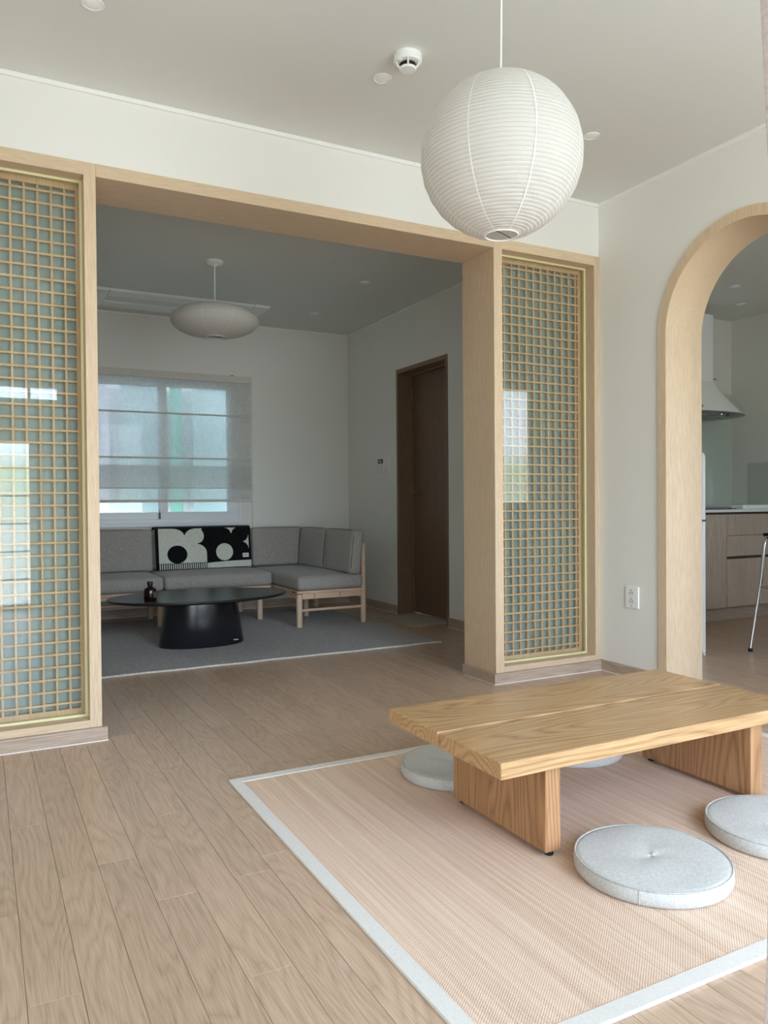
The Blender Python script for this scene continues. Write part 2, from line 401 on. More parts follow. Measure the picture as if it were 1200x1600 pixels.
# main room walls
def wall_open(name, axis, a0, a1, u0, u1, z0, z1, holes, mat='wall'):
    """slab with rectangular holes, in one mesh; u is the running axis"""
    us = sorted({u0, u1, *[h[0] for h in holes], *[h[1] for h in holes]}); zs = sorted({z0, z1, *[h[2] for h in holes], *[h[3] for h in holes]})
    b = bmesh.new()
    for i in range(len(us)-1):
        run = None
        for j in range(len(zs)-1):
            um, zm = (us[i]+us[i+1])/2, (zs[j]+zs[j+1])/2
            solid = not any(h[0] < um < h[1] and h[2] < zm < h[3] for h in holes)
            if solid and run is None: run = zs[j]
            if run is not None and (not solid or j == len(zs)-2):
                e = zs[j+1] if solid else zs[j]
                if axis == 1: bx(b, us[i], us[i+1], a0, a1, run, e)
                else: bx(b, a0, a1, us[i], us[i+1], run, e)
                run = None
    return st(obj(name, b, mat))
wall_open('wall_back', 1, YB-.12, YB, XL-.1, XR, 0, ZC, [(.92, 2.75, .02, 2.48), (-1.0, .45, .02, 1.56), (-1.0, .9, 1.93, 2.06)])
st(obj('wall_left', box(XL-.12, XL, YB, YWB, 0, ZC), 'wall'))
wall_open('wall_front', 1, YW, YWB, XL, XR, 0, ZC, [(-.27, 3.129, 0, 2.34)])
# arch wall: one outline with the arch cut from the floor up
ac, az, ar = 2.404, 1.81, .485
prof = [(YB-.12, 0), (ac-ar, 0)]+[(ac-ar*math.cos(PI*i/40), az+ar*math.sin(PI*i/40)) for i in range(41)]+[(ac+ar, 0), (YWB, 0), (YWB, ZC), (YB-.12, ZC)]
st(obj('wall_right', prism(bmesh.new(), prof, 0, XR, XK), 'wall'))
def archring(ro, ri, x0, x1):
    o = [(ac-ro, 0)]+[(ac-ro*math.cos(PI*i/40), az+ro*math.sin(PI*i/40)) for i in range(41)]+[(ac+ro, 0)]
    i_ = [(ac+ri, 0)]+[(ac+ri*math.cos(PI*i/40), az+ri*math.sin(PI*i/40)) for i in range(41)]+[(ac-ri, 0)]
    b = bmesh.new(); n = len(o); ii = i_[::-1]
    O0 = [b.verts.new((x0, *p)) for p in o]; O1 = [b.verts.new((x1, *p)) for p in o]
    I0 = [b.verts.new((x0, *p)) for p in ii]; I1 = [b.verts.new((x1, *p)) for p in ii]
    for k_ in range(n-1):
        b.faces.new((O0[k_], O0[k_+1], I0[k_+1], I0[k_])); b.faces.new((O1[k_], O1[k_+1], I1[k_+1], I1[k_]))
        b.faces.new((O0[k_], O0[k_+1], O1[k_+1], O1[k_])); b.faces.new((I0[k_], I0[k_+1], I1[k_+1], I1[k_]))
    for k_ in (0, n-1): b.faces.new((O0[k_], I0[k_], I1[k_], O1[k_]))
    return b
st(obj('trim_1', archring(.49, .438, XR-.012, XK+.012), 'casing', smooth=True, ang=30))
# far room and kitchen
wall_open('wall_far', 1, YF, YF+.14, -.7, XK, 0, ZF, [(.72, 2.12, .80, 2.06)])
st(obj('wall_left', box(-.7, -.6, YWB, YF, 0, ZF), 'wall'))
DY0, DY1, DZ = 5.032, 5.852, 2.095
wall_open('wall_right', 0, XF, XK, YWB, YF, 0, ZF, [(DY0, DY1, 0, DZ)])
wall_open('wall_back', 1, YK, YK+.12, XK, XK2+.1, 0, ZK, [])
st(obj('wall_right', box(XK2, XK2+.1, YK0, YK, 0, ZK), 'wall'))
wall_open('wall_front', 1, YK0-.12, YK0, XK, XK2+.1, 0, ZK, [(3.9, 5.3, .9, 2.12)])
# windows behind the camera and in the kitchen
def window(name, x0, x1, z0, z1, y, nx, nz, w=.04, gl='glass'):
    f = bmesh.new()
    bx(f, x0, x1, y-.04, y+.02, z0, z0+w); bx(f, x0, x1, y-.04, y+.02, z1-w, z1)
    bx(f, x0, x0+w, y-.04, y+.02, z0+w, z1-w); bx(f, x1-w, x1, y-.04, y+.02, z0+w, z1-w)
    o = st(obj(name, f, 'vinyl'))
    for i in range(1, nx):
        xx = x0+(x1-x0)*i/nx; m = box(xx-.012, xx+.012, y-.03, y+.01, z0+w, z1-w); obj('mullion', m, 'vinyl', o)
    for j in range(1, nz):
        zz = z0+(z1-z0)*j/nz; m = box(x0+w, x1-w, y-.028, y+.008, zz-.007, zz+.007); obj('muntin', m, 'vinyl', o)
    obj('pane', box(x0+w, x1-w, y-.013, y-.009, z0+w, z1-w), gl, o)
window('window_1', .92, 2.75, .02, 2.48, YB-.06, 2, 1, .05)
window('window_2', -1.0, .45, .02, 1.56, YB-.06, 4, 6, .03)
window('window_3', -1.0, .9, 1.93, 2.06, YB-.06, 4, 1, .012)
window('window_4', 3.9, 5.3, .9, 2.12, YK0-.06, 2, 1, .05, 'tinted')

# crown molding and baseboards
def mold(n, *a): st(obj(n, box(*a, .0015), 'mold'))
mold('trim_2', XL, XR, YW-.014, YW, ZC-.018, ZC)
mold('trim_3', XR-.014, XR, YB, YW-.014, ZC-.018, ZC)
mold('trim_4', -.6, XF, YF-.014, YF, ZF-.018, ZF)
mold('trim_5', XF-.012, XF, YWB, YF-.014, ZF-.014, ZF)
def base(n, x0, x1, y0, y1, h, mat):
    o = st(obj(n, box(x0, x1, y0, y1, .003, h, .0015), mat))
    obj('caulk_line', box(x0-.0012, x1+.0012, y0-.0012, y1+.0012, 0, .003), 'mold', o)
base('baseboard_right', XR-.014, XR, ac+.492, YW-.002, .06, 'skirt_y')
base('baseboard_right', XF-.014, XF, DY1+.003, YF-.014, .072, 'skirt_y')
base('baseboard_right', XF-.014, XF, YWB+.01, DY0-.003, .072, 'skirt_y')
base('baseboard_far', -.6, XF, YF-.014, YF, .072, 'skirt_x')

# ------------------------------------------------------------------ opening casing and lattice screens
hd = st(obj('trim_6', box(.4365, 2.4005, YW-.006, YWB+.006, 2.288, 2.34, .001), 'casing_x'))
def bar_mesh(vertical, length):
    b = box(-.0045, .0045, -.006, .006, 0, length, .0008) if vertical else box(0, length, -.006, .006, -.0045, .0045, .0008)
    me = bpy.data.meshes.new('lattice_bar'); b.to_mesh(me); b.free(); me.materials.append(M['lattice']); return me
def screen(x0, x1, side, label):
    """side: the edge that faces the opening ('r' or 'l')"""
    root = thing('lattice_screen', ((x0+x1)/2, (YW+YWB)/2, 0), label, 'screen')
    lw = .046 if side == 'r' else .054; rw = .046 if side == 'r' else .038
    if side == 'r': pl, pr = (x0, x0+.04), (x1-.046, x1)
    else: pl, pr = (x0, x0+.054), (x1-.038, x1)
    y0, y1 = YW-.006, YWB+.006
    obj('post', box(*pl, y0, y1, .0555, 2.34 if side == 'l' else 2.34, .001), 'casing', root)
    obj('post', box(*pr, y0, y1, .0555, 2.34, .001), 'casing', root)
    obj('top_rail', box(pl[1], pr[0], y0, y1, 2.288, 2.34, .001), 'casing_x', root)
    obj('bottom_rail', box(pl[1], pr[0], y0, y1, .0555, .086, .001), 'casing_x', root)
    bb = bmesh.new(); e0 = x0-.02 if side == 'l' else x0; e1 = x1+.02 if side == 'r' else x1
    bx(bb, e0, e1, YW-.024, YW-.004, .003, .0555, .002)
    if side == 'r': bx(bb, x1, e1, YW-.004, YWB, .003, .0555, .002)
    else: bx(bb, e0, x0, YW-.004, YWB, .003, .0555, .002)
    obj('baseboard', bb, 'skirt_x', root)
    obj('plinth', box(x0, x1, YW-.004, YWB, 0, .0555), 'skirt_x', root)
    obj('caulk_line', box(e0-.0015, e1+.0015, YW-.0255, YWB-.02, 0, .003), 'mold', root)
    a, b_ = pl[1], pr[0]; g0, g1 = .086, 2.288
    # cream bead around the front pane
    bd = bmesh.new(); yb0, yb1, w = 3.400, 3.412, .010
    bx(bd, a, b_, yb0, yb1, g0, g0+w); bx(bd, a, b_, yb0, yb1, g1-w, g1); bx(bd, a, a+w, yb0, yb1, g0+w, g1-w); bx(bd, b_-w, b_, yb0, yb1, g0+w, g1-w)
    obj('glazing_bead', bd, 'bead', root)
    obj('glass_pane', box(a+w, b_-w, 3.404, 3.408, g0+w, g1-w), 'glass', root)
    # rough frame of the lattice
    fr = bmesh.new(); yl = 3.448
    bx(fr, a, b_, yl-.008, yl+.02, g0, g0+.028); bx(fr, a, b_, yl-.008, yl+.02, g1-.028, g1)
    bx(fr, a, a+.012, yl-.008, yl+.02, g0+.028, g1-.028); bx(fr, b_-.022, b_, yl-.008, yl+.02, g0+.028, g1-.028)
    obj('lattice_frame', fr, 'lattice', root)
    zs = [.139+.0512*i for i in range(42)]; zs = [z for z in zs if g0+.035 < z < g1-.035]
    mv = bar_mesh(True, g1-g0-.056); mh = bar_mesh(False, b_-a-.034)
    ref = 2.551 if side == 'l' else .126
    xs = []; x = ref
    while x > a+.02: x -= .0505
    while True:
        x += .0505
        if x > b_-.03: break
        if x > a+.018: xs.append(x)
    for x in xs:
        o = bpy.data.objects.new('lattice_bar', mv); COL.objects.link(o); o.parent = root; o.location = Vector((x, yl+.001, g0+.028))-root.location
    for z in zs:
        o = bpy.data.objects.new('lattice_bar', mh); COL.objects.link(o); o.parent = root; o.location = Vector((a+.012, yl-.0015, z))-root.location
    obj('frosted_pane', box(a, b_, 3.472, 3.478, g0, g1), 'screen_pane', root)
    return root
screen(-.27, .436, 'r', 'glazed pale oak lattice screen at the left of the wide opening')
screen(2.401, 3.129, 'l', 'glazed pale oak lattice screen between the wide opening and the arch')

# ------------------------------------------------------------------ far window, outer sash, blind
wn = bmesh.new()
bx(wn, .72, 2.12, YF-.004, YF+.13, .80, .83); bx(wn, .72, 2.12, YF-.004, YF+.13, 2.03, 2.06)
bx(wn, .72, .75, YF-.004, YF+.13, .83, 2.03); bx(wn, 2.09, 2.12, YF-.004, YF+.13, .83, 2.03)
win = st(obj('window_5', wn, 'vinyl'))
def sash(x0, x1, y, w0, w1, wb, pane, z0=.83, z1=2.03):
    s = bmesh.new()
    bx(s, x0, x1, y, y+.03, z0, z0+wb, .002); bx(s, x0, x1, y, y+.03, z1-.05, z1, .002)
    bx(s, x0, x0+w0, y, y+.03, z0+wb, z1-.05, .002); bx(s, x1-w1, x1, y, y+.03, z0+wb, z1-.05, .002)
    o = obj('sash', s, 'vinyl', win)
    obj('pane', box(x0+w0, x1-w1, y+.012, y+.016, z0+wb, z1-.05), pane, o)
sash(1.395, 2.09, YF+.005, .065, .10, .06, 'glass')
sash(.75, 1.45, YF+.045, .06, .06, .06, 'glass')
# outer pair of frosted sashes, offset sideways
ow = bmesh.new(); bx(ow, .60, 2.24, YF+.22, YF+.27, .70, .80); bx(ow, .60, 2.24, YF+.22, YF+.27, 2.02, 2.12)
win2 = st(obj('window_6', ow, 'vinyl'))
cols = [.60, 1.075, 1.515, 1.74, 2.24]
for i, mt in enumerate(('fp_white', 'fp_aqua', 'fp_green', 'fp_aqua')):
    xa, xb = cols[i], cols[i+1]
    obj('frosted_pane', box(xa, xb, YF+.243, YF+.248, .80, 2.02), mt, win2)
for xc, hw in ((.62, .02), (1.055, .05), (1.50, .03), (1.69, .05), (2.22, .02)):
    obj('stile', box(xc-hw, xc+hw, YF+.215, YF+.242, .80, 2.02), 'vinyl', win2)
st(obj('trim_7', box(2.12, 2.205, YF-.008, YF, .78, 2.08, .001), 'white_matte'))
st(obj('trim_8', box(.70, 2.12, YF-.03, YF-.004, .765, .80, .002), 'vinyl'))
obj('brush_seal', box(1.386, 1.396, YF+.0, YF+.006, .83, .885), 'black', win)
bl = thing('roman_blind', (1.425, YF-.04, .976), 'sheer pale linen roman blind hanging over the far window', 'blind')
obj('head_rail', box(.64, 2.21, YF-.05, YF-.008, 2.045, 2.105, .002), 'border', bl)
def sheet(z0, z1, y, x0=.645, x1=2.203, amp=.0016, nz=30):
    b = bmesh.new(); nx = 12; rows = []
    for j in range(nz+1):
        z = z0+(z1-z0)*j/nz
        rows.append([b.verts.new((x0+(x1-x0)*i/nx, y+amp*math.sin(i*1.3+j*.4), z)) for i in range(nx+1)])
    for j in range(nz):
        for i in range(nx): b.faces.new((rows[j][i], rows[j][i+1], rows[j+1][i+1], rows[j+1][i]))
    return b
obj('linen_sheet', sheet(.985, 2.045, YF-.028), 'blind', bl, True)
obj('linen_fold', sheet(1.10, 1.297, YF-.040, nz=8), 'blind', bl, True)
obj('linen_fold', sheet(1.102, 1.295, YF-.034, nz=8), 'blind', bl, True)
for z in (1.747, 1.36):
    obj('rod_pocket', box(.645, 2.203, YF-.046, YF-.026, z-.008, z+.006, .003), 'border', bl)
obj('rod_pocket', box(.645, 2.206, YF-.043, YF-.037, 1.094, 1.103, .002), 'border', bl)
obj('hem', box(.645, 2.206, YF-.034, YF-.020, .976, .999, .003), 'border', bl)
obj('cord_clip', box(2.02, 2.045, YF-.04, YF-.03, 2.105, 2.113, .002), 'black', bl)
tag(obj('pull_cord', tube(bmesh.new(), [(2.217, YF-.03, 2.10), (2.219, YF-.028, 1.5), (2.217, YF-.03, .62)], .0022, 6), 'white_matte'),
    'thin white blind cord hanging at the right side of the far window', 'cord')

# ------------------------------------------------------------------ far door
dr = st(obj('door_1', box(3.335, 3.366, DY0+.045, DY1-.03, .012, 2.05, .001), 'door'))
fr = st(obj('trim_9', box(XF-.006, 3.335, DY1-.03, DY1, 0, DZ, .001), 'door_frame'))
for a in ((XF-.006, 3.335, DY0, DY0+.03, 0, DZ), (XF-.006, 3.335, DY0+.03, DY1-.03, 2.06, DZ), (3.315, 3.335, DY1-.045, DY1-.03, 0, 2.06),
          (3.315, 3.335, DY0+.03, DY0+.045, 0, 2.06), (3.30, 3.335, DY0+.045, DY1-.045, 2.045, 2.06)):
    obj('frame_board', box(*a, .001), 'door_frame', fr)
hx, hy, hz = 3.335, 5.745, 1.035
hb = bmesh.new(); n0 = len(hb.verts)
for i_, (r_, l_) in enumerate(((.028, .010),)):
    seg = 24; A = [hb.verts.new((hx, hy+r_*math.cos(2*PI*q/seg), hz+r_*math.sin(2*PI*q/seg))) for q in range(seg)]
    B = [hb.verts.new((hx-l_, hy+r_*.9*math.cos(2*PI*q/seg), hz+r_*.9*math.sin(2*PI*q/seg))) for q in range(seg)]
    for q in range(seg): hb.faces.new((A[q], A[(q+1) % seg], B[(q+1) % seg], B[q]))
    hb.faces.new(B)
ho = obj('door_handle', hb, 'steel', dr, True)
obj('lever', tube(bmesh.new(), [(hx-.008, hy, hz), (hx-.045, hy, hz), (hx-.052, hy-.02, hz), (hx-.052, hy-.10, hz-.002)], [.009, .009, .010, .007], 10), 'steel', ho, True)
obj('door_viewer', box(hx-.002, hx+.001, 5.735, 5.765, 1.86, 1.866), 'black', dr)
st(obj('wall_back', box(3.42, 3.5, 4.9, 6.0, 0, 2.3), 'dark_gap'))

# ------------------------------------------------------------------ floor coverings
ru = thing('woven_mat', (1.78, 1.85, 0), 'beige woven cord floor mat with pale grey border under the low table', 'rug')
RX0, RX1, RY0, RY1 = .751, 2.83, 1.057, 2.605
obj('weave', box(RX0+.035, RX1-.035, RY0+.035, RY1-.035, .0005, .0065), 'weave', ru)
W_ = .040
for a in ((RX0, RX1, RY0, RY0+W_), (RX0, RX1, RY1-W_, RY1)):
    obj('border_tape', box(*a, .0, .0085, .0012), 'border', ru)
for a in ((RX0, RX0+W_, RY0+W_, RY1-W_), (RX1-W_, RX1, RY0+W_, RY1-W_)):
    obj('border_tape', box(*a, .0, .0085, .0012), 'border', ru)
fr_ = thing('flatweave_rug', (1.2, 5.5, 0), 'large grey flatweave rug under the sofa and black table', 'rug')
obj('field', box(-.35, 2.785, 4.50, 6.56, .0005, .009, .003), 'far_rug', fr_)
eb = bmesh.new()
pts = [(-.35+3.135*i/60, 4.495+.004*math.sin(i*.9)+.003*math.sin(i*.37), .006) for i in range(61)]
tube(eb, pts, .006, 8); obj('stitched_edge', eb, 'rug_edge', fr_, True)
tag(obj('door_mat', box(2.935, 3.30, 5.165, 5.755, .0, .006, .002), 'mat'), 'small flat beige mat in front of the brown door', 'mat')

# ------------------------------------------------------------------ low oak table
tb = thing('low_table', (1.74, 1.865, .0065), 'low oiled oak table with a split two-plank top on the woven mat', 'table')
TX0, TX1, TY0, TY1, TZ0, TZ1 = 1.148, 2.328, 1.573, 2.168, .262, .305
obj('tabletop_plank', box(TX0, TX1, TY0, 1.861, TZ0, TZ1, .0018), 'table_top', tb)
obj('tabletop_plank', box(TX0, TX1, 1.878, TY1, TZ0, TZ1, .0018), 'table_top', tb)
for i, (a, b_) in enumerate(((1.328, 1.380), (2.150, 2.202))):
    lg = obj('leg_panel', box(a, b_, 1.622, 2.075, .020, TZ0, .003), 'table_leg', tb)
    for yy in (1.64, 2.055):
        obj('foot', lathe(bmesh.new(), [(.011, 0), (.012, .002), (.012, .0135)], (a+b_)/2, yy, .0065, 16, caps=True), 'black', lg)
obj('cross_rail', box(1.380, 2.150, 1.845, 1.895, .205, TZ0, .002), 'table_leg', tb)

# ------------------------------------------------------------------ floor cushions
def make_zabuton(loc, label):
    t = thing('floor_cushion', loc, label, 'cushion', 'round floor cushions around the low table')
    R, H = .194, .047; pr = [(.0001, 0), (R-.012, 0), (R-.004, .003), (R, .010), (R+.001, .022), (R, .034), (R-.004, .0405)]
    n = 22
    for i in range(1, n+1):
        r = (R-.006)*(1-i/n); u = r/R
        z = .0415+.0065*(1-u**3)-.0045*math.exp(-(r/.045)**2)
        pr.append((max(r, .0001), z))
    b = lathe(bmesh.new(), pr, *loc, seg=96)
    for v in b.verts:
        d = Vector((v.co.x-loc[0], v.co.y-loc[1])); a = math.atan2(d.y, d.x)
        if v.co.z-loc[2] > .02: v.co.z += .0012*math.sin(a*3+d.length*30)+.0022*(mnoise.noise(Vector((d.x*28+loc[0]*9, d.y*28, 1.3))))*math.exp(-(d.length/.08)**2)
    obj('pad', b, 'zabuton', t, True, 60)
    ring = [(loc[0]+(R-.003)*math.cos(2*PI*i/96), loc[1]+(R-.003)*math.sin(2*PI*i/96), loc[2]+.0405) for i in range(96)]
    obj('piping', tube(bmesh.new(), ring, .0022, 6, True), 'zpipe', t, True)
    sa = math.radians(215)
    sm = [(loc[0]+(R+.0008)*math.cos(sa), loc[1]+(R+.0008)*math.sin(sa), loc[2]+z) for z in (.006, .02, .038)]
    obj('side_seam', tube(bmesh.new(), sm, .0012, 5), 'zpipe', t, True)
    return t
zb = make_zabuton((1.519, 1.435, .0068), 'round grey floor cushion nearest the camera, in front of the low table')
dup(zb, (2.001, 1.421, .0068), 'round grey floor cushion cut off by the right edge of the frame', .35)
dup(zb, (1.478, 2.29, .0068), 'round grey floor cushion behind the left end of the low table', 1.1)
dup(zb, (1.978, 2.273, .0068), 'round grey floor cushion seen between the legs under the low table', 2.0)

# ------------------------------------------------------------------ sofa
sf = thing('corner_sofa', (1.7, 6.3, .009), 'heather grey corner sofa with pale beech frame below the far window', 'sofa')
ZR = .0092
def legm(x, y, top, r=.0235): return lathe(bmesh.new(), [(r*.93, 0), (r, .004), (r, top-ZR)], x, y, ZR, 24, caps=True)
for x, y, t in ((2.164, 5.54, .262), (2.434, 6.08, .25), (2.742, 6.60, .25), (2.036, 6.10, .262), (2.028, 6.62, .262), (1.258, 6.60, .262), (1.24, 6.12, .262), (.46, 6.12, .262), (.46, 6.60, .262)):
    obj('leg', legm(x, y, t), 'beech_z', sf, True)
obj('leg', lathe(bmesh.new(), [(.021, 0), (.0225, .004), (.0225, .33)], 2.706, 5.54, ZR, 24, caps=True), 'beech_z', sf, True)
# platform frames
def frame(x0, x1, y0, y1):
    f = bmesh.new()
    bx(f, x0, x1, y0, y0+.05, .268, .288, .005); bx(f, x0, x1, y1-.05, y1, .268, .288, .005)
    bx(f, x0, x0+.05, y0+.05, y1-.05, .268, .288, .005); bx(f, x1-.05, x1, y0+.05, y1-.05, .268, .288, .005)
    obj('seat_frame', f, 'beech', sf)
    s = bmesh.new(); k_ = 0
    yy = y0+.1
    while yy < y1-.08:
        bx(s, x0+.05, x1-.05, yy, yy+.045, .270, .284); yy += .11
    obj('slats', s, 'beech', sf)
frame(2.137, 2.715, 5.51, 6.76); frame(1.28, 2.135, 6.06, 6.76); frame(.42, 1.278, 6.06, 6.76)
obj('apron', box(2.186, 2.684, 5.53, 5.552, .222, .268, .002), 'beech', sf)
obj('apron', box(2.152, 2.176, 5.56, 6.72, .225, .268, .002), 'beech_z', sf)
obj('apron', box(.45, 2.13, 6.09, 6.112, .235, .268, .002), 'beech', sf)
for xx in (2.285, 2.50):
    for dz in (.236, .254):
        obj('bolt', tube(bmesh.new(), [(xx, 5.5275, dz), (xx, 5.532, dz)], .004, 8), 'black', sf)
obj('bracket', box(2.115, 2.155, 6.056, 6.062, .274, .283), 'black', sf)
obj('bracket', box(2.133, 2.137, 5.56, 5.60, .272, .281), 'black', sf)
obj('stretcher', tube(bmesh.new(), [(2.18, 5.54, .137), (2.69, 5.54, .137)], .0115, 12), 'beech', sf, True)
obj('stretcher', tube(bmesh.new(), [(1.24, 6.60, .137), (2.03, 6.60, .137)], .0115, 12), 'beech', sf, True)
obj('stretcher', tube(bmesh.new(), [(.46, 6.36, .16), (2.05, 6.36, .16)], .0115, 12), 'beech', sf, True)
bk = bmesh.new(); bx(bk, 2.690, 2.722, 5.525, 5.600, .335, .640, .006); obj('back_post', bk, 'beech_z', sf)
for z in (.42, .58):
    obj('back_rail', box(2.694, 2.716, 5.60, 6.74, z, z+.05, .003), 'beech', sf)
for z in (.42, .58):
    obj('back_rail', box(.43, 2.69, 6.738, 6.76, z, z+.05, .003), 'beech', sf)
def cushion(name, x0, x1, y0, y1, z0, z1, r, crown, rot=None, pipe=None):
    o = obj(name, rbox(bmesh.new(), x0, x1, y0, y1, z0, z1, r, crown, 8, rot), 'sofa', sf, True, 60)
    if pipe:
        c = Vector(((x0+x1)/2, (y0+y1)/2, (z0+z1)/2)); h = ((x1-x0)/2, (y1-y0)/2, (z1-z0)/2); i_ = .008
        ax, sgn = pipe; o_ = [q for q in range(3) if q != ax]; pts = []
        for k_ in range(64):
            a = 2*PI*k_/64; ca, sa = math.cos(a), math.sin(a); e = .22
            p = [0, 0, 0]; p[ax] = sgn*(h[ax]-.012)
            p[o_[0]] = (h[o_[0]]-.0045)*math.copysign(abs(ca)**e, ca); p[o_[1]] = (h[o_[1]]-.0045)*math.copysign(abs(sa)**e, sa)
            p = Vector(p)
            if rot is not None: p = rot @ p
            pts.append(p+c)
        obj('piping', tube(bmesh.new(), pts, .0042, 6, True), 'sofa_pipe', o, True)
    return o
cushion('seat_cushion', 2.140, 2.690, 5.495, 6.62, .290, .400, .032, (.004, .006, .012))
cushion('seat_cushion', 1.262, 2.132, 6.045, 6.66, .290, .400, .032, (.004, .006, .012))
cushion('seat_cushion', .40, 1.256, 6.045, 6.66, .290, .400, .032, (.004, .006, .012))
tiltx = Matrix.Rotation(math.radians(-7), 3, 'X'); tilty = Matrix.Rotation(math.radians(6), 3, 'Y')
cushion('back_cushion', .46, 1.286, 6.615, 6.715, .40, .748, .026, (.006, .014, .006), tiltx, (1, -1))
cushion('back_cushion', 1.292, 2.132, 6.615, 6.715, .40, .748, .026, (.006, .014, .006), tiltx, (1, -1))
cushion('back_cushion', 2.142, 2.640, 6.615, 6.715, .40, .742, .026, (.004, .014, .006), tiltx, (1, -1))
cushion('back_cushion', 2.572, 2.672, 5.470, 6.02, .400, .745, .026, (.014, .006, .006), tilty, (0, -1))
cushion('back_cushion', 2.572, 2.672, 6.03, 6.58, .400, .742, .026, (.014, .006, .006), tilty, (0, -1))

# knitted blanket: cloth over the second back cushion, pattern as knitted-in panels
bk_ = thing('knit_blanket', (1.712, 6.62, .40), 'black and cream flower patterned knitted blanket draped over the sofa back', 'blanket')
BX0, BX1, BZ0, BZ1 = 1.300, 2.124, .408, .757
def by(z): return 6.597-.018+(z-.41)*math.tan(math.radians(7))*1.0
def cloth(x0, x1, prof_pts, th=.006):
    b = bmesh.new(); nx = 40; rows = []
    for side in (0, 1):
        for (y, z, ny, nz_) in prof_pts:
            rows.append([b.verts.new((x0+(x1-x0)*i/nx, y+side*th*ny+.002*math.sin(i*.5+z*9), z+side*th*nz_)) for i in range(nx+1)])
    n = len(prof_pts)
    for base_ in (0, n):
        for j in range(n-1):
            for i in range(nx): b.faces.new((rows[base_+j][i], rows[base_+j][i+1], rows[base_+j+1][i+1], rows[base_+j+1][i]))
    for j in range(n-1):
        b.faces.new((rows[j][0], rows[n+j][0], rows[n+j+1][0], rows[j+1][0])); b.faces.new((rows[j][nx], rows[n+j][nx], rows[n+j+1][nx], rows[j+1][nx]))
    for i in range(nx):
        b.faces.new((rows[0][i], rows[n][i], rows[n][i+1], rows[0][i+1])); b.faces.new((rows[n-1][i], rows[2*n-1][i], rows[2*n-1][i+1], rows[n-1][i+1]))
    return b
pp = [(by(z), z, -1, .12) for z in [BZ0+(BZ1-.012-BZ0)*i/12 for i in range(13)]]
yt = by(BZ1)
pp += [(yt+.008, BZ1-.001, -.7, .7), (yt+.03, BZ1+.004, 0, 1), (yt+.08, BZ1+.004, 0, 1), (yt+.112, BZ1-.004, .7, .7), (yt+.118, BZ1-.03, 1, 0), (yt+.122, BZ1-.10, 1, 0)]
obj('cloth', cloth(BX0, BX1, pp), 'black_knit', bk_, True, 50)
UW, VH = 700.0, 307.0   # pattern drawn on a 700 x 307 grid, v downwards from the top edge
def P3(u, v, lift):
    x = BX0+.001+(BX1-BX0-.002)*u/UW; z = BZ1-.004-(BZ1-.006-BZ0)*v/VH
    y = by(z)-.006-lift+.002*math.sin(((x-BX0)/(BX1-BX0)*40)*.5+z*9); return (x, y, z)
def patch(poly, lift, name='knit_panel', mat='cream'):
    """fill a polygon (u,v) with a fine strip mesh that follows the cloth"""
    b = bmesh.new(); vs = [b.verts.new((p[0], p[1], 0)) for p in poly]; es = [b.edges.new((vs[i], vs[(i+1) % len(vs)])) for i in range(len(vs))]
    bmesh.ops.triangle_fill(b, use_beauty=True, edges=es, use_dissolve=False)
    for k_ in range(1, 18):
        bmesh.ops.bisect_plane(b, geom=b.verts[:]+b.edges[:]+b.faces[:], plane_co=(k_*UW/18, 0, 0), plane_no=(1, 0, 0))
    for k_ in range(1, 5):
        bmesh.ops.bisect_plane(b, geom=b.verts[:]+b.edges[:]+b.faces[:], plane_co=(0, k_*VH/5, 0), plane_no=(0, 1, 0))
    ex = bmesh.ops.extrude_face_region(b, geom=b.faces[:]); low = {v for v in ex['geom'] if isinstance(v, bmesh.types.BMVert)}
    for v in b.verts: v.co = Vector(P3(v.co.x, v.co.y, .0002 if v in low else lift))
    obj(name, b, mat, bk_)
def arc(cx, cy_, rx, ry, a0, a1, n=14): return [(cx+rx*math.cos(math.radians(a0+(a1-a0)*i/n)), cy_+ry*math.sin(math.radians(a0+(a1-a0)*i/n))) for i in range(n+1)]
# cream flower half on the left (petals, notch at top, bulging right side)
left = [(22, 0)]+arc(118, 58, 88, 57, -90, 0)[0:1]+arc(120, 60, 86, 58, -90, -8)+arc(292, 60, 82, 58, -172, -90)+[(335, 2)]+\
       arc(258, 60, 90, 75, -38, 40)+[(300, 117)]+arc(282, 190, 84, 72, -80, 0)+[(366, 250), (366, 262), (22, 262)]
patch(left, .0016)
patch(arc(152, 196, 71, 68, 0, 350, 30), .0026, 'knit_spot', 'black_knit')
for i in range(22):
    u = 24+i*15.6
    patch([(u, 266), (u+8, 266), (u+8, 306), (u, 306)], .0016, 'knit_stripe')
# cream pieces on the black half
patch(arc(498, 188, 64, 66, 0, 350, 30), .0016, 'knit_spot')
patch([(366, 268), (460, 262), (560, 258), (698, 256), (698, 306), (366, 306)], .0016)
patch([(498, 2)]+arc(500, 50, 50, 48, -85, -12, 8)+[(552, 46)]+arc(600, 45, 44, 43, -175, -110, 6)+[(585, 2)], .0016)
patch([(684, 60)]+[(676, 84), (664, 100), (640, 112), (664, 126), (678, 146), (684, 170)], .0016)
patch([(634, 202), (680, 202), (680, 234), (634, 234)], .003, 'maker_tag', 'white_matte')
patch([(644, 213), (670, 213), (670, 222), (644, 222)], .0036, 'tag_print', 'grey_plastic')

